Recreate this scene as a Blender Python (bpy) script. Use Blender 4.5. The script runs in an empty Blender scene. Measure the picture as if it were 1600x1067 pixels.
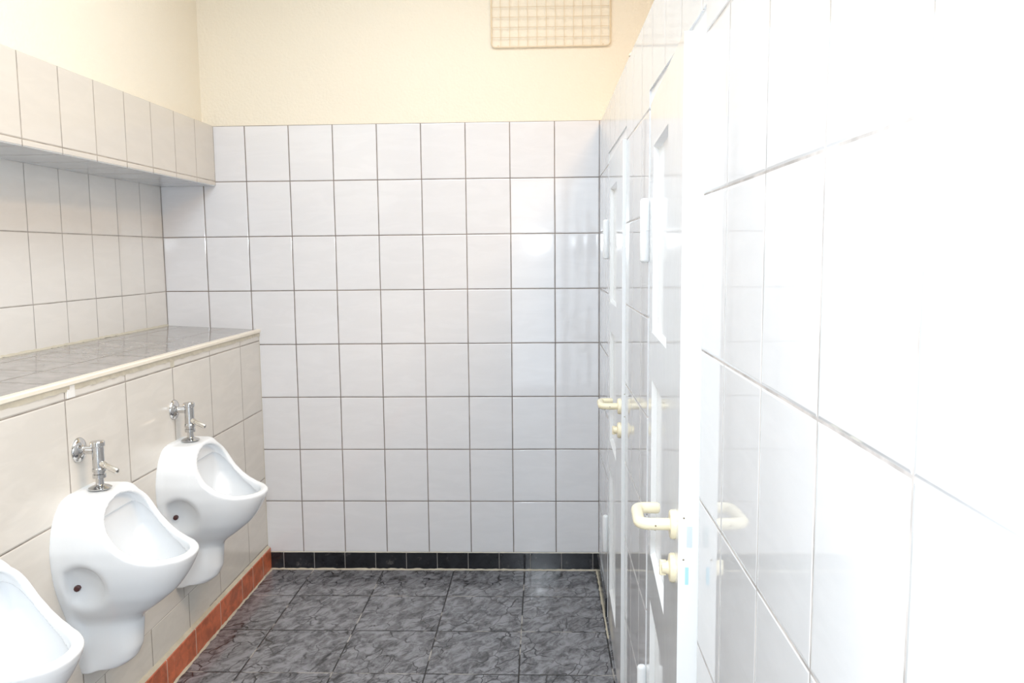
import bpy, bmesh, math, random
import numpy as np
from mathutils import Vector, Matrix

S = bpy.context.scene
COL = S.collection
random.seed(4)

# ------------------------------------------------------------------ camera, light, exposure
CAM = (0.0, 0.0, 1.4818)
PITCH, YAW, ROLL, FPX = 0.10573, 0.03754, -0.00979, 1285.56
def camera():
    cp, sp, cy, sy = math.cos(PITCH), math.sin(PITCH), math.cos(YAW), math.sin(YAW)
    F = Vector((-sy*cp, cy*cp, -sp)); Rt = Vector((cy, sy, 0)); U = Rt.cross(F)
    c, s = math.cos(ROLL), math.sin(ROLL)
    R2 = c*Rt + s*U; U2 = -s*Rt + c*U
    m = Matrix((R2, U2, -F)).transposed().to_4x4(); m.translation = Vector(CAM)
    cam = bpy.data.cameras.new('camera'); o = bpy.data.objects.new('camera', cam); COL.objects.link(o)
    cam.sensor_width = 36; cam.lens = FPX*36/1600; cam.clip_start = .02
    o.matrix_world = m; S.camera = o
camera()
S.view_settings.view_transform = 'Standard'; S.view_settings.look = 'None'
S.view_settings.gamma = 1; S.view_settings.use_curve_mapping = False
S.view_settings.exposure = 0.17
w = bpy.data.worlds.new('world'); S.world = w; w.use_nodes = True
w.node_tree.nodes['Background'].inputs[0].default_value = (.8, .9, 1, 1)
w.node_tree.nodes['Background'].inputs[1].default_value = 3.2

def light(name, kind, loc, energy, col, rot=(0, 0, 0), **kw):
    l = bpy.data.lights.new(name, kind); l.energy = energy; l.color = col
    for k, v in kw.items(): setattr(l, k, v)
    o = bpy.data.objects.new(name, l); o.location = loc; o.rotation_euler = rot; COL.objects.link(o); return o
# the photographer's flash, the warm lamp over the cubicles, an added cool fill panel over the room; daylight (world) comes in by the open doorway behind
light('flash', 'POINT', (-.04, -.02, 1.60), 56, (.84, .93, 1), shadow_soft_size=.06)
light('ceiling_lamp_light', 'AREA', (.76, 1.7, 2.93), 33, (1, .68, .38), shape='RECTANGLE', size=.55, size_y=1.2)
light('added_fill_light', 'AREA', (-.42, 1.75, 2.955), 35, (.77, .89, 1), shape='RECTANGLE', size=.9, size_y=2.6)  # added cool fill to lift lower walls and floor, no known lamp

# ------------------------------------------------------------------ measures (metres)
YB, YR = 3.752, -1.6                 # far wall, rear wall
XP = .2576                           # tiled partition, room side
XU, XN, XBX, XPL = -1.314, -1.742, -1.485, -1.537   # ledge wall, niche wall, bulkhead, plaster
ZT, PU, PZ = 2.070, .2, .24855       # tile top, tile pitch
ZC, XO = 3.02, 1.5                   # ceiling, outer wall behind the partition

# ------------------------------------------------------------------ node helpers
class NT:
    def __init__(s, name):
        s.m = bpy.data.materials.new(name); s.m.use_nodes = True
        s.t = s.m.node_tree; s.b = s.t.nodes['Principled BSDF']
    def n(s, typ, **kw):
        q = s.t.nodes.new(typ)
        for k, v in kw.items(): setattr(q, k, v)
        return q
    def set(s, sock, v):
        if isinstance(v, bpy.types.NodeSocket): s.t.links.new(v, sock)
        elif isinstance(v, (tuple, list)) and len(v) == 3 and sock.type == 'RGBA': sock.default_value = (*v, 1)
        else: sock.default_value = v
    def math(s, op, a, b=0.0, c=None):
        q = s.n('ShaderNodeMath', operation=op); s.set(q.inputs[0], a); s.set(q.inputs[1], b)
        if c is not None: s.set(q.inputs[2], c)
        return q.outputs[0]
    def mix(s, f, a, b):
        q = s.n('ShaderNodeMix', data_type='RGBA'); s.set(q.inputs[0], f); s.set(q.inputs[6], a); s.set(q.inputs[7], b)
        return q.outputs[2]
    def pos(s):
        g = s.n('ShaderNodeTexCoord'); q = s.n('ShaderNodeSeparateXYZ'); s.t.links.new(g.outputs['Object'], q.inputs[0])
        return g.outputs['Object'], q.outputs
    def comb(s, x, y, z):
        q = s.n('ShaderNodeCombineXYZ'); s.set(q.inputs[0], x); s.set(q.inputs[1], y); s.set(q.inputs[2], z); return q.outputs[0]
    def noise(s, vec, scale, detail=4, rough=.55, dist=0.0):
        q = s.n('ShaderNodeTexNoise'); s.set(q.inputs['Vector'], vec); q.inputs['Scale'].default_value = scale
        q.inputs['Detail'].default_value = detail; q.inputs['Roughness'].default_value = rough
        q.inputs['Distortion'].default_value = dist; return q.outputs[0]
    def ramp(s, f, lo, hi, a=0.0, b=1.0):
        q = s.n('ShaderNodeMapRange', interpolation_type='SMOOTHSTEP'); s.set(q.inputs[0], f)
        for i, v in enumerate((lo, hi, a, b)): q.inputs[i+1].default_value = v
        return q.outputs[0]
    def bump(s, h, strength, dist):
        q = s.n('ShaderNodeBump'); s.set(q.inputs['Height'], h); q.inputs['Strength'].default_value = strength
        q.inputs['Distance'].default_value = dist; s.t.links.new(q.outputs[0], s.b.inputs['Normal']); return q
    def fin(s, col, rough, ior=1.5, metal=0.0):
        s.set(s.b.inputs['Base Color'], col); s.set(s.b.inputs['Roughness'], rough)
        s.b.inputs['IOR'].default_value = ior; s.b.inputs['Metallic'].default_value = metal; return s.m

def plain(name, col, rough=.4, metal=0.0, bumps=0.0, bscale=40, ior=1.5, var=0.0):
    t = NT(name); P, _ = t.pos()
    c = col
    if var: c = t.mix(t.noise(P, bscale*.4, 5), tuple(v*(1-var) for v in col), tuple(min(1, v*(1+var)) for v in col))
    if bumps: t.bump(t.noise(P, bscale, 5), 1, bumps)
    return t.fin(c, rough, ior, metal)

def tiles(name, ax, u0, pu, v0, pv, base, grout, gw=.0032, rough=.06, vein=.04, vax=2, warp=.0010, gv=None, specks=False):
    """glazed tiles laid on the grid u0 + i*pu, v0 + j*pv, with recessed grout"""
    t = NT(name); P, c = t.pos()
    wob = t.math('MULTIPLY', t.math('SUBTRACT', t.noise(P, 3.0, 2), .5), .003)
    u = t.math('DIVIDE', t.math('ADD', t.math('SUBTRACT', c[ax], u0), wob), pu)
    v = t.math('DIVIDE', t.math('ADD', t.math('SUBTRACT', c[vax], v0), wob), pv)
    du = t.math('MULTIPLY', t.math('PINGPONG', u, .5), pu); dv = t.math('MULTIPLY', t.math('PINGPONG', v, .5), pv)
    d = t.math('MINIMUM', du, dv)
    mask = t.ramp(d, gw*.38, gw*.62)                       # 1 on the tile
    cell = t.comb(t.math('FLOOR', u), t.math('FLOOR', v), 0.0)
    wn = t.n('ShaderNodeTexWhiteNoise', noise_dimensions='3D'); t.set(wn.inputs['Vector'], cell)
    off = t.n('ShaderNodeVectorMath', operation='MULTIPLY_ADD'); t.set(off.inputs[0], wn.outputs[1]); off.inputs[1].default_value = (9, 9, 9); t.set(off.inputs[2], P)
    mp = t.n('ShaderNodeMapping'); t.set(mp.inputs[0], off.outputs[0]); mp.inputs['Rotation'].default_value = (.5, .7, .6); mp.inputs['Scale'].default_value = (1, 1, 4)
    vn = t.ramp(t.noise(mp.outputs[0], 5, 6, .6, .8), .40, .64)
    k = t.math('ADD', t.math('MULTIPLY', vn, .7), t.math('MULTIPLY', wn.outputs[0], .3))
    bc = t.mix(k, tuple(x*(1-vein) for x in base), base)
    gn = t.noise(P, 14, 4)
    gc = t.mix(t.ramp(gn, .35, .65), tuple(x*.75 for x in grout), tuple(min(1, x*1.25) for x in grout))
    col = t.mix(mask, gc, bc)
    if specks:
        sp = t.ramp(t.noise(P, 22, 5, .7), .70, .74); col = t.mix(t.math('MULTIPLY', sp, .5), col, (.5, .42, .33))
    h = t.math('ADD', t.math('MULTIPLY', t.ramp(d, gw*.35, gw*1.5), .0016),
               t.math('MULTIPLY', t.noise(off.outputs[0], 7, 2, .4), warp))
    t.bump(h, .8, 1.0)
    r = t.math('ADD', t.math('MULTIPLY', t.math('SUBTRACT', 1.0, mask), .6), rough)
    return t.fin(col, r)

M = {}
M['back'] = tiles('white_wall_tile', 0, XP, PU, ZT, PZ, (.81, .80, .815), (.21, .17, .145), .0040, rough=.045, warp=.0007)
M['part'] = tiles('white_partition_tile', 1, 1.1713, PU, ZT, PZ, (.76, .76, .775), (.50, .46, .44), .0034, rough=.035, warp=.0004)  # paler grout: overexposure and grazing light painted into its colour
M['niche'] = tiles('cream_niche_tile', 1, YB, PU, ZT, PZ, (.80, .77, .73), (.33, .30, .27), .0030, rough=.03, warp=.0005)
M['bulk'] = tiles('cream_bulkhead_tile', 1, YB-.003, PU, ZT+.002, PZ, (.70, .645, .575), (.34, .29, .24), .0030, rough=.12)
M['soffit'] = tiles('soffit_tile', 1, YB, PU, XN, .3, (.70, .72, .74), (.30, .27, .25), .0034, rough=.08, vax=0)
M['ledgewall'] = tiles('large_beige_tile', 1, 2.186, .3305, 1.0935, .3255, (.75, .71, .65), (.30, .26, .22), .0036, rough=.13, vein=.06)
M['ledgefoot'] = tiles('small_beige_tile', 1, 2.590, .293, .2465, .9, (.76, .72, .65), (.28, .25, .21), .0040, rough=.13, vein=.08)

def plaster(name, col):
    t = NT(name); P, _ = t.pos()
    c = t.mix(t.noise(P, 1.6, 3), tuple(x*.97 for x in col), col)
    h = t.math('ADD', t.math('MULTIPLY', t.noise(P, 95, 5, .6), .0028), t.math('MULTIPLY', t.noise(P, 18, 3), .002))
    t.bump(h, .9, 1.0); return t.fin(c, .85)
M['plaster'] = plaster('cream_plaster', (.89, .815, .68))
M['greywall'] = plaster('grey_brown_wall_paint', (.36, .34, .32))
M['ceiling'] = plaster('white_ceiling_paint', (.85, .82, .75))

def floor_mat():
    FX, FY, FP = .2426, 3.4409, .33404
    t = NT('dark_marbled_floor_tile'); P, c = t.pos()
    u = t.math('DIVIDE', t.math('SUBTRACT', c[0], FX), FP); v = t.math('DIVIDE', t.math('SUBTRACT', c[1], FY), FP)
    d = t.math('MULTIPLY', t.math('MINIMUM', t.math('PINGPONG', u, .5), t.math('PINGPONG', v, .5)), FP)
    mask = t.ramp(d, .0020, .0032)
    cell = t.comb(t.math('FLOOR', u), t.math('FLOOR', v), 0.0)
    wn = t.n('ShaderNodeTexWhiteNoise', noise_dimensions='3D'); t.set(wn.inputs['Vector'], cell)
    off = t.n('ShaderNodeVectorMath', operation='MULTIPLY_ADD'); t.set(off.inputs[0], wn.outputs[1]); off.inputs[1].default_value = (7, 7, 7); t.set(off.inputs[2], P)
    mp = t.n('ShaderNodeMapping'); t.set(mp.inputs[0], off.outputs[0]); mp.inputs['Rotation'].default_value = (0, 0, -1.0)
    m2 = t.n('ShaderNodeMapping'); t.set(m2.inputs[0], mp.outputs[0]); m2.inputs['Scale'].default_value = (1, 1.6, 1)
    V = m2.outputs[0]
    a = t.ramp(t.noise(V, 14, 8, .72, .6), .38, .62)
    b = t.ramp(t.noise(V, 38, 5, .6, .6), .35, .7)
    col = t.mix(a, (.055, .052, .055), (.27, .265, .28))
    col = t.mix(t.math('MULTIPLY', b, .35), col, (.30, .295, .31))
    wv = t.n('ShaderNodeVectorMath', operation='MULTIPLY_ADD'); nz = t.n('ShaderNodeTexNoise'); t.set(nz.inputs['Vector'], V); nz.inputs['Scale'].default_value = 12
    t.set(wv.inputs[0], nz.outputs[1]); wv.inputs[1].default_value = (.09, .09, 0); t.set(wv.inputs[2], V)
    vo = t.n('ShaderNodeTexVoronoi', feature='DISTANCE_TO_EDGE'); t.set(vo.inputs['Vector'], wv.outputs[0]); vo.inputs['Scale'].default_value = 9
    crack = t.math('MULTIPLY', t.math('SUBTRACT', 1.0, t.ramp(vo.outputs[0], .0, .035)), t.ramp(t.noise(V, 5, 2), .38, .52))
    col = t.mix(crack, col, (.018, .016, .018))
    gr = t.mix(t.ramp(t.noise(P, 7, 3), .52, .60), (.022, .020, .020), (.40, .37, .34))
    col = t.mix(mask, gr, col)
    t.bump(t.math('ADD', t.math('MULTIPLY', t.ramp(d, .001, .005), .0012), t.math('MULTIPLY', t.noise(P, 30, 3), .00035)), .8, 1.0)
    return t.fin(col, t.math('ADD', t.math('MULTIPLY', t.math('SUBTRACT', 1.0, mask), .5), .13))
M['floor'] = floor_mat()
def ledge_mat():
    t = NT('grey_glossy_ledge_tile'); P, c = t.pos()
    u = t.math('DIVIDE', t.math('SUBTRACT', c[1], 3.735), .2); v = t.math('DIVIDE', t.math('SUBTRACT', c[0], XN+.075), .2)
    d = t.math('MULTIPLY', t.math('MINIMUM', t.math('PINGPONG', u, .5), t.math('PINGPONG', v, .5)), .2)
    mask = t.ramp(d, .0012, .0022)
    a = t.ramp(t.noise(P, 12, 7, .65, .8), .35, .65)
    col = t.mix(mask, (.16, .14, .12), t.mix(a, (.30, .28, .265), (.40, .375, .355)))
    t.bump(t.math('ADD', t.math('MULTIPLY', t.ramp(d, .001, .005), .0012), t.math('MULTIPLY', t.noise(P, 9, 3), .0008)), .8, 1.0)
    return t.fin(col, .10)
M['ledge'] = ledge_mat()
def strip_tiles(name, ax, joints, base, grout, rough, gw=.004, dirt=(.3, .28, .26), dk=.3):
    t = NT(name); P, c = t.pos(); d = None
    for j in joints:
        q = t.math('ABSOLUTE', t.math('SUBTRACT', c[ax], j)); d = q if d is None else t.math('MINIMUM', d, q)
    mask = t.ramp(d, gw*.35, gw*.6)
    col = t.mix(t.ramp(t.noise(P, 22, 6, .6, .6), .3, .7), tuple(x*.7 for x in base), tuple(x*1.25 for x in base))
    col = t.mix(t.math('MULTIPLY', t.ramp(t.noise(P, 16, 6, .7), .58, .75), dk), col, dirt)
    col = t.mix(mask, grout, col)
    t.bump(t.math('MULTIPLY', t.ramp(d, .001, .004), .001), .8, 1.0)
    return t.fin(col, rough)
M['black_base'] = strip_tiles('black_base_tile', 0, [-1.2371+.1466*i for i in range(20)], (.017, .018, .022), (.30, .28, .26), .16, .0030)
M['black_base_y'] = strip_tiles('black_base_tile_side', 1, [3.60-.15*i for i in range(36)], (.017, .018, .022), (.30, .28, .26), .16, .0030)
M['red_base'] = strip_tiles('terracotta_base_tile', 1, [3.63, 3.497, 3.365]+[3.125-.2365*i for i in range(22)], (.58, .150, .066), (.70, .52, .42), .34, .0050, (.62, .40, .30), .35)
M['grout'] = plain('cream_floor_grout', (.55, .49, .38), .7, bumps=.002, bscale=60, var=.25)
M['caulk'] = plain('grey_beige_filler', (.60, .555, .45), .6, bumps=.002, bscale=50, var=.12)
M['trim'] = plain('cream_plastic_trim', (.86, .79, .67), .3)
M['ceramic'] = plain('white_sanitary_ceramic', (.86, .88, .90), .07, ior=1.52)
M['chrome'] = plain('chrome', (.62, .615, .61), .06, 1.0)
M['lever'] = plain('satin_lever_metal', (.72, .68, .62), .25, 1.0)
M['plug'] = plain('brown_plug', (.075, .022, .02), .4)
M['door'] = plain('white_gloss_door_paint', (.83, .83, .83), .10, bumps=.0006, bscale=6)
M['frame'] = plain('white_frame_paint', (.84, .84, .84), .16)
M['hinge'] = plain('white_plastic_hinge_cover', (.87, .88, .89), .22)
M['handle'] = plain('cream_plastic_handle', (.87, .78, .57), .28)
M['spindle'] = plain('brass_screw', (.30, .24, .16), .4, .5)
M['steel'] = plain('pale_steel_plate', (.66, .72, .74), .4, .2)
M['blue'] = plain('pale_blue_sticker', (.42, .70, .82), .5)
M['wire'] = plain('cream_painted_wire', (.78, .65, .47), .6, bumps=.001, bscale=60)
M['lampwhite'] = plain('lamp_housing', (.8, .8, .8), .4)
M['patch'] = plain('white_spacer_plastic', (.86, .85, .82), .4)

# ------------------------------------------------------------------ mesh helpers
def link(name, me, mats, parent=None, smooth=False):
    for m in (mats if isinstance(mats, (list, tuple)) else [mats]): me.materials.append(M[m])
    if smooth:
        for p in me.polygons: p.use_smooth = True
    o = bpy.data.objects.new(name, me); COL.objects.link(o)
    if parent: o.parent = parent
    return o
def add_box(bm, x0, x1, y0, y1, z0, z1, bev=0.0, mi=0):
    r = bmesh.ops.create_cube(bm, size=1)
    for v in r['verts']: v.co = Vector(((x0+x1)/2+v.co.x*(x1-x0), (y0+y1)/2+v.co.y*(y1-y0), (z0+z1)/2+v.co.z*(z1-z0)))
    fs = {f for v in r['verts'] for f in v.link_faces}
    for f in fs: f.material_index = mi
    if bev: bmesh.ops.bevel(bm, geom=list({e for v in r['verts'] for e in v.link_edges}), offset=bev, segments=2, affect='EDGES', profile=.5)
def fin(name, bm, mats, parent=None, smooth=False):
    bmesh.ops.recalc_face_normals(bm, faces=bm.faces[:])
    me = bpy.data.meshes.new(name); bm.to_mesh(me); bm.free()
    return link(name, me, mats, parent, smooth)
def box(name, b, mats, parent=None, bev=0.0):
    bm = bmesh.new(); add_box(bm, *b, bev=bev); return fin(name, bm, mats, parent)
def add_tube(bm, pts, rads, seg=20, cap=True):
    """rings along a 3D path"""
    pts = [Vector(p) for p in pts]
    if not isinstance(rads, (list, tuple)): rads = [rads]*len(pts)
    n = len(pts); rings = []; ref = None
    for i, p in enumerate(pts):
        a = pts[max(0, i-1)]; b = pts[min(n-1, i+1)]; t = (b-a)
        if t.length < 1e-9: t = Vector((0, 0, 1))
        t.normalize()
        if ref is None: ref = Vector((0, 0, 1)) if abs(t.z) < .9 else Vector((0, 1, 0))
        s = t.cross(ref); s.normalize(); q = s.cross(t); ref = q
        rings.append([bm.verts.new(p+rads[i]*(math.cos(2*math.pi*k/seg)*s+math.sin(2*math.pi*k/seg)*q)) for k in range(seg)])
    for i in range(n-1):
        for k in range(seg):
            bm.faces.new((rings[i][k], rings[i][(k+1) % seg], rings[i+1][(k+1) % seg], rings[i+1][k]))
    if cap: bm.faces.new(rings[0]); bm.faces.new(rings[-1])
def add_lathe(bm, org, axis, prof, seg=28):
    """prof: (distance along axis, radius) pairs"""
    org = Vector(org); t = Vector(axis).normalized(); ref = Vector((0, 0, 1)) if abs(t.z) < .9 else Vector((0, 1, 0))
    s = t.cross(ref).normalized(); q = s.cross(t); rings = []
    for a, r in prof:
        rings.append([bm.verts.new(org+a*t+max(r, 1e-4)*(math.cos(2*math.pi*k/seg)*s+math.sin(2*math.pi*k/seg)*q)) for k in range(seg)])
    for i in range(len(prof)-1):
        for k in range(seg): bm.faces.new((rings[i][k], rings[i][(k+1) % seg], rings[i+1][(k+1) % seg], rings[i+1][k]))
    bm.faces.new(rings[0]); bm.faces.new(rings[-1])
def autosmooth(o, deg=35):
    me = o.data
    for p in me.polygons: p.use_smooth = True
    bm = bmesh.new(); bm.from_mesh(me)
    for e in bm.edges:
        if len(e.link_faces) == 2 and e.calc_face_angle(0) > math.radians(deg): e.smooth = False
    bm.to_mesh(me); bm.free(); return o
def prism(name, prof, y0, y1, mats, parent=None, jitter=None):
    """x,z profile swept along y"""
    bm = bmesh.new(); n = max(1, int(abs(y1-y0)/.02)) if jitter else 1
    rings = []
    for i in range(n+1):
        y = y0+(y1-y0)*i/n; ring = []
        for a, (x, z) in enumerate(prof):
            dx = dz = 0
            if jitter and a in jitter: dx, dz = jitter[a](i)
            ring.append(bm.verts.new((x+dx, y, z+dz)))
        rings.append(ring)
    k = len(prof)
    for i in range(n):
        for a in range(k): bm.faces.new((rings[i][a], rings[i][(a+1) % k], rings[i+1][(a+1) % k], rings[i+1][a]))
    bm.faces.new(rings[0]); bm.faces.new(rings[-1])
    return fin(name, bm, mats, parent)
def structure(o): o['kind'] = 'structure'; return o
def thing(name, label, cat, loc=(0, 0, 0), group=None):
    o = bpy.data.objects.new(name, None); o.empty_display_size = .05; COL.objects.link(o); o.location = loc
    o['label'] = label; o['category'] = cat
    if group: o['group'] = group
    return o
def tag(o, label, cat, group=None):
    o['label'] = label; o['category'] = cat
    if group: o['group'] = group
    return o
def jit(amp, seed):
    r = random.Random(seed); vals = [r.uniform(-amp, amp) for _ in range(800)]
    return lambda i: (vals[i], vals[(i*7+3) % 800])

# ------------------------------------------------------------------ the room
structure(box('floor', (-2.1, XO+.1, YR-.1, YB+.2, -.1, 0), 'floor'))
structure(box('ceiling', (-2.1, XO+.1, YR-.1, YB+.2, ZC, ZC+.1), 'ceiling'))

# far wall: tiles to 2.07 m, rough cream plaster above, very slightly set back
wb = structure(box('wall_back', (-2.1, XO+.1, YB+.003, YB+.2, 0, ZC), 'plaster'))
box('wall_tiling', (-1.80, XO, YB, YB+.01, 0, ZT), 'back', wb)
structure(box('wall_outer', (XO, XO+.1, YR, YB+.003, 0, ZC), 'plaster'))
# rear wall behind the photographer with an open doorway to the daylight
bm = bmesh.new()
add_box(bm, -2.1, -.35, YR-.1, YR, 0, ZC); add_box(bm, .22, XO+.1, YR-.1, YR, 0, ZC); add_box(bm, -.35, .22, YR-.1, YR, 2.3, ZC)
structure(fin('wall_front', bm, 'greywall'))

# left wall: plaster above, tiled bulkhead, niche, ledge and urinal wall
wl = structure(box('wall_left', (-2.1, XPL, YR, YB+.003, 2.06, ZC), 'plaster'))
box('tiled_bulkhead', (XN-.05, XBX, YR, YB, 1.8062, ZT), 'bulk', wl)
bm = bmesh.new(); add_box(bm, XN-.04, XBX-.002, YR, YB, 1.803, 1.8065); fin('bulkhead_soffit', bm, 'soffit', wl)
box('niche_tiling', (XN-.3, XN, YR, YB, 1.0, 1.9), 'niche', wl)
box('urinal_wall_tiling', (XN-.1, XU, YR, YB, .2465, 1.139), 'ledgewall', wl)
box('lower_wall_tiling', (XN-.1, XU-.0005, YR, 3.06, .09, .2465), 'ledgefoot', wl)
box('corner_wall_tiling', (XN-.1, XU, 3.06, YB, .09, .2465), 'ledgewall', wl)
prism('ledge_top', [(XN-.02, 1.168), (XU-.004, 1.146), (XU-.004, 1.125), (XN-.02, 1.125)], YR, YB, 'ledge', wl)
prism('ledge_edge_trim', [(XU-.012, 1.1478), (XU+.004, 1.1466), (XU+.0075, 1.143), (XU+.0075, 1.134), (XU+.004, 1.131), (XU-.012, 1.131)], YR, YB, 'trim', wl)
J = {1: jit(.0008, 1), 2: jit(.0022, 2)}
prism('filler_strip', [(XU-.01, 1.132), (XU+.0025, 1.132), (XU+.0018, 1.1165), (XU-.01, 1.115)], YR, YB, 'caulk', wl, jitter=J)
prism('niche_joint', [(XN-.01, 1.166), (XN-.01, 1.176), (XN+.001, 1.1735), (XN+.007, 1.1665)], YR, YB-.001, 'caulk', wl, jitter={2: jit(.0015, 5), 3: jit(.0015, 6)})
prism('corner_joint', [(XU-.005, .09), (XU+.0005, .09), (XU+.0005, 1.13), (XU-.005, 1.13)], YB-.006, YB-.0005, 'caulk', wl)
box('tile_spacer', (XU-.002, XU+.0022, 2.196, 2.234, 1.096, 1.131), 'patch', wl, bev=.001)
box('filler_patch', (XU-.002, XU+.0012, 2.833, 2.862, 1.094, 1.126), 'caulk', wl, bev=.001)

# partition of the toilet cubicles, with two door openings
OY = [(1.338, 2.022), (2.560, 3.244)]; OZ = 1.866; TH = .10
bm = bmesh.new()
for y0, y1 in [(YR, OY[0][0]), (OY[0][1], OY[1][0]), (OY[1][1], YB)]: add_box(bm, XP, XP+TH, y0, y1, 0, ZT-.018)
for y0, y1 in OY: add_box(bm, XP, XP+TH, y0, y1, OZ, ZT-.018)
wr = structure(fin('wall_right', bm, 'part'))
bm = bmesh.new()
add_lathe(bm, (XP+.012, 2.475, ZT-.02), (0, 0, 1), [(0, .016), (.008, .013), (.012, .007), (.014, .002)], 10)
for v in bm.verts: v.co.y += random.uniform(-.004, .004)
autosmooth(fin('mortar_lump', bm, 'wire', wr), 60)
# cross walls between the cubicles
structure(box('wall_cubicle', (XP+TH, XO, 2.24, 2.30, 0, ZT-.02), 'plaster'))

# bases
o = structure(box('baseboard_back', (XU, XP, YB-.009, YB, 0, .082), 'black_base', bev=.001))
bm = bmesh.new(); n = 90
def fillet_x(bm, x0, x1, y, s, z=0.0):
    prev = None; r = random.Random(3)
    for i in range(n+1):
        x = x0+(x1-x0)*i/n; a = s*(1+r.uniform(-.3, .5)); b = s*(1+r.uniform(-.3, .4))
        ring = [bm.verts.new((x, y, z)), bm.verts.new((x, y-a, z)), bm.verts.new((x, y, z+b))]
        if prev:
            for k in range(3): bm.faces.new((prev[k], prev[(k+1) % 3], ring[(k+1) % 3], ring[k]))
        prev = ring
fillet_x(bm, XU+.018, XP, YB-.009, .0055)
fin('grout_fillet', bm, 'grout', o)
bm = bmesh.new(); fillet_x(bm, XU, XP, YB-.002, .0035, .0815); fin('upper_joint', bm, 'caulk', o)
o = structure(prism('baseboard_left', [(XU-.01, 0), (XU+.016, 0), (XU+.016, .103), (XU+.012, .107), (XU-.01, .107)], YR, YB-.009, 'red_base'))
prism('grout_fillet', [(XU+.016, 0), (XU+.023, 0), (XU+.016, .006)], YR, YB-.009, 'grout', o, jitter={1: jit(.003, 8), 2: jit(.002, 9)})
prism('upper_joint', [(XU, .107), (XU+.014, .107), (XU, .116)], YR, YB-.009, 'grout', o, jitter={2: jit(.002, 11)})
bm = bmesh.new()
for y0, y1 in [(YR, OY[0][0]), (OY[0][1], OY[1][0]), (OY[1][1], YB-.009)]: add_box(bm, XP-.008, XP, y0, y1, 0, .08)
o = structure(fin('baseboard_right', bm, 'black_base_y'))
prism('grout_fillet', [(XP-.008, 0), (XP-.015, 0), (XP-.008, .004)], 3.05, YB-.009, 'grout', o, jitter={1: jit(.002, 12)})

# ceiling lamp (out of the picture, gives the warm light)
t = thing('ceiling_lamp', 'long white lamp on the ceiling above the toilet cubicles', 'ceiling lamp', (.76, 1.7, ZC))
box('housing', (-.09, .09, -.6, .6, -.05, 0), 'lampwhite', t, bev=.006)
t = thing('ceiling_lamp', 'added broad fill-light panel, unseen, on the ceiling above the urinal room', 'ceiling lamp', (-.42, 1.75, ZC))  # unseen fixture, added only to go with the cool fill
box('housing', (-.45, .45, -1.3, 1.3, -.05, 0), 'lampwhite', t, bev=.006)

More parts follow.
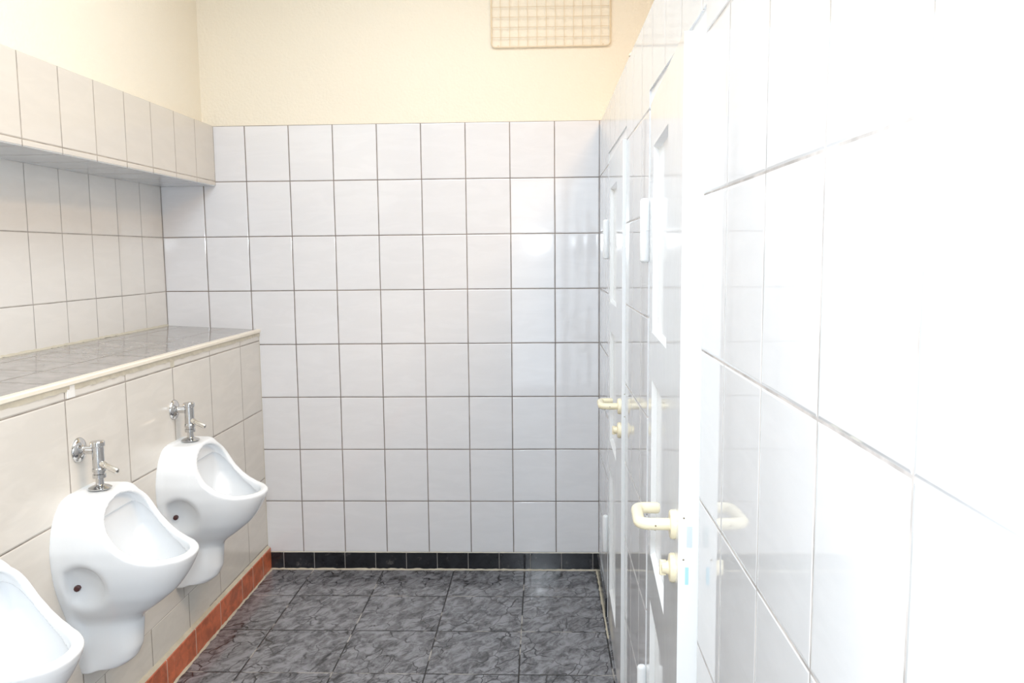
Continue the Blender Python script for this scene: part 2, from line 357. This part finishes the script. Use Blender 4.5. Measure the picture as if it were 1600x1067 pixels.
# ------------------------------------------------------------------ doors
def door(n, y0, y1, ajar, dz=0.0):
    root = bpy.data.objects.new('door_%d' % n, None); root.empty_display_size = .05; COL.objects.link(root)
    root['kind'] = 'structure'; root.location = (XP, y1, 0)
    W = y1-y0; fw = .026
    # local: x out of the room (+), y from the hinge side, negative towards the camera
    bm = bmesh.new(); rec = .004
    add_box(bm, rec, TH-.01, -fw, 0, 0, OZ); add_box(bm, rec, TH-.01, -W, -W+fw, 0, OZ); add_box(bm, rec, TH-.01, -W+fw, -fw, OZ-fw-.006, OZ)
    add_box(bm, .040, .055, -fw-.012, -fw, 0, OZ-fw); add_box(bm, .040, .055, -W+fw, -W+fw+.012, 0, OZ-fw)
    fin('door_frame', bm, 'frame', root)
    # leaf: frame-and-panel, built at the hinge line then swung out
    piv = bpy.data.objects.new('door_leaf', None)
    LW = W-fw-.010; T = .036; top = 1.828; bot = .012
    bm = bmesh.new()
    # leaf y runs 0 (hinge) .. -LW (latch); panels
    ys = [0, -.085, -.085-.325+.0, -LW]; ys[2] = -(LW-.235)
    zs = [bot, .16, .655, .765, 1.188, 1.298, 1.722, top]
    pd = .012; bw_ = .012
    def quad(a): bm.faces.new([bm.verts.new(p) for p in a])
    for side, x in ((1, 0.0), (-1, T)):
        for i in range(3):
            for j in range(7):
                ya, yb, za, zb = ys[i], ys[i+1], zs[j], zs[j+1]
                if i == 1 and j in (1, 3, 5):
                    xi = x+side*pd; A = [(ya, za), (yb, za), (yb, zb), (ya, zb)]
                    B = [(ya-bw_*.35, za+bw_*.7), (yb+bw_*.35, za+bw_*.7), (yb+bw_*.35, zb-bw_*.7), (ya-bw_*.35, zb-bw_*.7)]
                    for k in range(4):
                        k2 = (k+1) % 4
                        quad([(x, *A[k]), (x, *A[k2]), (xi, *B[k2]), (xi, *B[k])])
                    quad([(xi, *b) for b in B])
                else: quad([(x, ya, za), (x, yb, za), (x, yb, zb), (x, ya, zb)])
    for j in range(7):
        quad([(0, 0, zs[j]), (T, 0, zs[j]), (T, 0, zs[j+1]), (0, 0, zs[j+1])]); quad([(0, -LW, zs[j]), (T, -LW, zs[j]), (T, -LW, zs[j+1]), (0, -LW, zs[j+1])])
    for i in range(3):
        quad([(0, ys[i], top), (T, ys[i], top), (T, ys[i+1], top), (0, ys[i+1], top)]); quad([(0, ys[i], bot), (T, ys[i], bot), (T, ys[i+1], bot), (0, ys[i+1], bot)])
    bmesh.ops.remove_doubles(bm, verts=bm.verts[:], dist=1e-5)
    leaf = fin('door_leaf', bm, 'door', root)
    leaf.location = (0, -fw-.002, 0); leaf.rotation_euler = (0, 0, -ajar)
    # hardware on the leaf, leaf coordinates (room side is -x)
    hy, hz = -LW+.052, 1.012+dz; lz = .934+dz
    bm = bmesh.new()
    add_lathe(bm, (0, hy, hz), (-1, 0, 0), [(0, .0255), (.006, .0255), (.009, .0235), (.0095, .008)], 28)
    r_, R_ = .0105, .016; P = [(-.004, hy, hz), (-.045, hy, hz)]
    for k in range(1, 7): a = k/6*math.pi/2; P.append((-.045-R_*math.sin(a), hy+R_*(1-math.cos(a)), hz))
    P.append((-.045-R_, hy+.076, hz))
    for k in range(1, 7): a = k/6*math.pi/2; P.append((-.045-R_*math.cos(a), hy+.076+R_*math.sin(a), hz))
    P += [(-.022, hy+.076+R_, hz), (-.018, hy+.076+R_, hz)]
    add_tube(bm, P, [r_]*(len(P)-1)+[r_*.75], 18)
    autosmooth(fin('door_handle', bm, 'handle', leaf))
    bm = bmesh.new()
    add_lathe(bm, (0, hy, lz), (-1, 0, 0), [(0, .0255), (.006, .0255), (.009, .0235), (.011, .012), (.016, .011), (.022, .010), (.0235, .004)], 28)
    add_box(bm, -.026, -.014, hy-.003, hy+.003, lz-.014, lz+.014, .002)
    autosmooth(fin('lock_knob', bm, 'handle', leaf))
    bm = bmesh.new(); add_lathe(bm, (-.034, hy, hz-.0108), (0, 0, -1), [(0, .0018), (.0005, .0018)], 8)
    add_lathe(bm, (-.034, hy-.0108, hz), (0, -1, 0), [(-.001, .0016), (.0004, .0016)], 8)
    fin('handle_screw', bm, 'spindle', leaf)
    bm = bmesh.new(); add_box(bm, .014, .023, -LW-.0012, -LW+.001, .990, 1.026)
    fin('latch_plate', bm, 'steel', leaf)
    bm = bmesh.new()
    for zz in (1.040, .968): add_lathe(bm, (.009, -LW, zz), (0, -1, 0), [(-.0005, .0016), (.0006, .0016)], 8)
    fin('plate_screw', bm, 'spindle', leaf)
    box('edge_sticker', (.012, .0175, -LW-.0008, -LW+.001, .925, .955), 'blue', leaf)
    for zz in (.274, 1.458):
        bm = bmesh.new()
        add_lathe(bm, (-.008, .004, zz), (0, 0, 1), [(0, .006), (.003, .0105), (.007, .012), (.075, .012), (.0755, .0112), (.0765, .0112), (.077, .012), (.148, .012), (.152, .0105), (.155, .006)], 20)
        autosmooth(fin('hinge', bm, 'hinge', root), 50)
    return root
door(1, *OY[0], .050)
door(2, *OY[1], .016, -.020)

# ------------------------------------------------------------------ urinals (implicit surface -> mesh)
def urinal_mesh():
    h = .0036
    U = np.arange(-.20, .2001, h); D = np.arange(-.012, .345, h); Z = np.arange(.295, .86, h)
    u, d, z = np.meshgrid(U, D, Z, indexing='ij'); au = np.abs(u)
    smin = lambda a, b, k: (lambda q: np.minimum(a, b)-q*q*k/4)(np.maximum(k-np.abs(a-b), 0)/k)
    smax = lambda a, b, k: -smin(-a, -b, k)
    I = lambda x, xs, ys: np.interp(x, xs, ys)
    def curve(xs, ys, kn=19):      # smooth interpolation
        xx = np.linspace(xs[0], xs[-1], 200); yy = np.interp(xx, xs, ys)
        ker = np.hanning(kn); ker /= ker.sum()
        yp = np.pad(yy, kn//2, mode='reflect', reflect_type='odd'); return xx, np.convolve(yp, ker, 'valid')
    ZR = curve([-.05, .085, .108, .120, .136, .157, .186, .217, .25, .30, .34], [.829, .829, .826, .788, .747, .712, .685, .667, .657, .653, .650], 11)
    WZ = curve([.40, .46, .50, .55, .60, .65, .70, .75, .79, .82, .845, .87], [.010, .070, .105, .136, .154, .164, .166, .157, .138, .110, .060, .01])
    DZ = curve([.40, .46, .50, .54, .58, .62, .66, .70, .90], [.03, .155, .213, .262, .292, .314, .325, .328, .328])
    rim = I(d, *ZR)
    W = I(z, *WZ); Dm = I(z, *DZ)
    def sect(W, Dm, q=2.35):
        dd = np.clip(d, 0, None)
        nrm = (np.clip(au/np.maximum(W, .004), 0, 9)**2.3+np.clip(dd/np.maximum(Dm, .004), 0, 9)**q)**(1/2.3)
        return (nrm-1)*np.minimum(W, Dm)*.9
    bowl = sect(W, Dm)
    arch = (np.sqrt((au/.166)**2+(np.clip(z-.700, 0, None)/.130)**2)-1)*.13
    arch = arch-np.clip(.70-z, 0, .1)**2*25-np.clip(.112-d, 0, None)*.9
    bowl = smax(bowl, arch, .008)
    bowl = smax(bowl, z-rim, .012)
    # flange that follows the wall outline, and the shroud below
    WF = curve([.30, .315, .36, .436, .52, .595, .66, .705, .777, .81, .835, .86], [.046, .050, .066, .093, .124, .148, .160, .163, .142, .110, .060, .01])
    fl = smax((au-I(z, *WF))*.9, d-.020, .02); fl = smax(fl, z-.829, .01); fl = smax(fl, .312-z, .006)
    WP = curve([.29, .33, .40, .50, .60], [.050, .058, .070, .080, .085]); DP = curve([.29, .312, .335, .37, .42, .50, .60], [.075, .098, .132, .148, .152, .158, .16])
    dd = np.clip(d, 0, None)
    ped = ((np.clip(au/I(z, *WP), 0, 9)**2.6+np.clip(dd/I(z, *DP), 0, 9)**2.8)**(1/2.6)-1)*.07
    ped = smax(ped, z-.56, .01); ped = smax(ped, .313-z+.10*0, .008)
    body = smin(fl, ped, .030); body = smin(body, bowl, .013)
    hole = (np.sqrt(((au-.182)/.070)**2+((d-.074)/.076)**2+((z-.575)/np.where(z > .575, .092, .150))**2)-1)*.06
    hole = smax(hole, .024-d, .01)
    body = smax(body, -hole, .010)
    # cavity: a lip under the rim, then a wider basin
    def cav(off, zb):
        Wc = np.maximum(W-off, .002); Dc = np.maximum(Dm-off, .004)
        c = sect(Wc, Dc); c = smax(c, (.078+off*.6)-d, .03); c = smax(c, arch+np.clip(.112-d, 0, None)*.9+.016, .010); return smax(c, zb-z, .04)
    c1 = cav(.015, .55)
    ZL = curve([-.05, .09, .125, .16, .20, .25, .34], [.768, .768, .733, .690, .655, .628, .610], 11)
    c2 = smax(cav(.0145, .545), z-I(d, *ZL), .003)
    c1 = smax(cav(.0275, .54), -1*np.ones_like(z), .001)
    cavity = np.minimum(c1, c2); cavity = smax(cavity, -(hole-.011), .012)
    body = smax(body, -cavity, .009)
    body = smax(body, -d-.002, .002)
    F = body
    # surface nets
    s = F < 0; n0, n1, n2 = F.shape
    acc = np.zeros((n0-1, n1-1, n2-1, 3)); cnt = np.zeros((n0-1, n1-1, n2-1))
    cor = [(a, b, c) for a in (0, 1) for b in (0, 1) for c in (0, 1)]
    sl = lambda a, n: slice(a, n-1+a)
    for p in cor:
        for ax in range(3):
            if p[ax]: continue
            q = list(p); q[ax] = 1
            A = F[sl(p[0], n0), sl(p[1], n1), sl(p[2], n2)]; B = F[sl(q[0], n0), sl(q[1], n1), sl(q[2], n2)]
            x = (A < 0) != (B < 0); tt = np.where(x, A/np.where(x, A-B, 1), 0)
            for k in range(3): acc[..., k] += np.where(x, p[k]+(tt if k == ax else 0), 0)
            cnt += x
    act = cnt > 0; idx = -np.ones(act.shape, int); idx[act] = np.arange(act.sum())
    ijk = np.argwhere(act); v = (ijk+acc[act]/cnt[act][:, None])*h+np.array([U[0], D[0], Z[0]])
    faces = []
    for ax in range(3):
        b, c = (ax+1) % 3, (ax+2) % 3
        a0 = [slice(None)]*3; a1 = [slice(None)]*3; a0[ax] = slice(0, -1); a1[ax] = slice(1, None)
        x = s[tuple(a0)] != s[tuple(a1)]; e = np.argwhere(x); ins = s[tuple(a0)][x]
        ok = (e[:, b] > 0) & (e[:, c] > 0) & (e[:, b] < F.shape[b]-1) & (e[:, c] < F.shape[c]-1); e = e[ok]; ins = ins[ok]
        def g(db, dc):
            q = e.copy(); q[:, b] -= db; q[:, c] -= dc; return idx[q[:, 0], q[:, 1], q[:, 2]]
        Q = np.stack([g(1, 1), g(0, 1), g(0, 0), g(1, 0)], 1); Q[~ins] = Q[~ins][:, ::-1]; faces.append(Q)
    faces = np.concatenate(faces)
    faces = faces[(faces >= 0).all(1)]
    # a little relaxation takes the grid out of the glaze
    for it in range(4):
        sm = np.zeros_like(v); ct = np.zeros(len(v))
        for k in range(4):
            a, b2 = faces[:, k], faces[:, (k+1) % 4]
            np.add.at(sm, a, v[b2]); np.add.at(ct, a, 1); np.add.at(sm, b2, v[a]); np.add.at(ct, b2, 1)
        v2 = sm/np.maximum(ct, 1)[:, None]; v = v+(.55 if it % 2 == 0 else -.50)*(v2-v)
    # local axes: x = out of the wall, y = along the wall
    co = np.stack([v[:, 1], v[:, 0], v[:, 2]], 1)
    me = bpy.data.meshes.new('bowl'); me.from_pydata(co.tolist(), [], faces[:, ::-1].tolist()); me.update()
    bm = bmesh.new(); bm.from_mesh(me); bmesh.ops.recalc_face_normals(bm, faces=bm.faces[:]); bm.to_mesh(me); bm.free()
    return me
UY = [2.235-.605, 2.235, 2.840]
um = urinal_mesh()
ulab = ['white wall urinal cut off by the left photo edge, nearest of three', 'white wall urinal in the middle, fully seen with chrome valve above it', 'white wall urinal at the far end, next to the white tiled wall']
vlab = ['chrome flush valve over the nearest urinal, at the left edge', 'chrome flush valve over the middle urinal, larger of the two seen', 'chrome flush valve over the far urinal next to the white tiled wall']
u0 = thing('urinal', ulab[0], 'urinal', (XU, UY[0], 0), 'urinals on the beige tiled wall')
link('bowl', um, 'ceramic', u0, smooth=True)
for sgn in (-1, 1):
    bm = bmesh.new(); add_lathe(bm, (.040, sgn*.096, .590), (.15, sgn*1, -.05), [(0, .0085), (.030, .0085), (.034, .0078), (.036, .004)], 8)
    o = autosmooth(fin('fixing_plug', bm, 'plug', u0)); o['label'] = 'dark brown fixing plug'
v0 = thing('flush_valve', vlab[0], 'flush valve', (XU, UY[0], 0), 'flush valves above the urinals')
bm = bmesh.new(); add_lathe(bm, (0, 0, .943), (1, 0, 0), [(0, .036), (.003, .0362), (.008, .032), (.013, .022), (.016, .014), (.018, .0125)], 36)
autosmooth(fin('wall_flange', bm, 'chrome', v0), 50)
bm = bmesh.new(); add_tube(bm, [(.010, 0, .943), (.052, 0, .943)], .0118, 24); autosmooth(fin('inlet_pipe', bm, 'chrome', v0))
VX = .056
bm = bmesh.new(); add_lathe(bm, (VX, 0, .862), (0, 0, 1), [(0, .0130), (.002, .0178), (.012, .0178), (.014, .0150), (.018, .0150), (.020, .0182), (.028, .0182), (.031, .0160), (.090, .0160), (.093, .0192), (.104, .0192), (.107, .017), (.108, .012)], 32)
autosmooth(fin('valve_body', bm, 'chrome', v0), 30)
bm = bmesh.new()
A = Vector((VX+.008, -.004, .906)); dv = Vector((.86, -.12, -.36)).normalized()
add_lathe(bm, A, dv, [(0, .0095), (.014, .0095), (.016, .0078), (.052, .0085), (.056, .0075), (.058, .004)], 20)
autosmooth(fin('valve_lever', bm, 'lever', v0), 40)
bm = bmesh.new(); add_tube(bm, [(VX, 0, .832), (VX, 0, .866)], .0108, 24); autosmooth(fin('flush_pipe', bm, 'chrome', v0))
bm = bmesh.new(); add_lathe(bm, (VX, 0, .8335), (0, 0, 1), [(0, .031), (.002, .0312), (.005, .026), (.009, .016), (.011, .0125)], 32)
autosmooth(fin('pipe_collar', bm, 'chrome', v0), 50)
def copy_tree(o, loc, label):
    c = o.copy(); COL.objects.link(c); c.location = loc; c['label'] = label
    for ch in list(o.children):
        q = ch.copy(); COL.objects.link(q); q.parent = c
    return c
for i in (1, 2):
    copy_tree(u0, (XU, UY[i], 0), ulab[i]); copy_tree(v0, (XU, UY[i], 0), vlab[i])

# ------------------------------------------------------------------ wire grille on the plaster
t = thing('vent_grille', 'cream painted wire mesh grille on the plaster wall above the white tiles', 'vent grille', (.042, YB+.003, 2.39))
def grille():
    W2, H = .261, .315; bm = bmesh.new(); r = random.Random(2)
    n = 13; p = 2*W2/n
    for i in range(1, n):
        x = -W2+p*i+r.uniform(-.0008, .0008); add_tube(bm, [(x, -.012, .002), (x, -.0125, .12), (x, -.012, H)], .0013, 8)
    z = .040
    while z < H-.01:
        add_tube(bm, [(-W2, -.0148, z+.0012), (0, -.015, z), (W2, -.0148, z-.0012)], .0013, 8); z += .0430
    autosmooth(fin('wire_mesh', bm, 'wire', t))
    bm = bmesh.new(); R_ = .018; P = []
    for cx, cz, a0 in ((W2-R_, H-R_, 0), (-W2+R_, H-R_, 90), (-W2+R_, R_, 180), (W2-R_, R_, 270)):
        for k in range(7): a = math.radians(a0+15*k); P.append((cx+R_*math.cos(a), -.010, cz+R_*math.sin(a)))
    P.append(P[0]); add_tube(bm, P, .0034, 10, cap=False); autosmooth(fin('grille_rim', bm, 'wire', t))
    for x in (-W2+.03, W2-.03):
        for z in (.006, H-.006):
            bm = bmesh.new(); add_tube(bm, [(x, 0, z), (x, -.012, z)], .003, 10); autosmooth(fin('grille_clip', bm, 'wire', t))
grille()
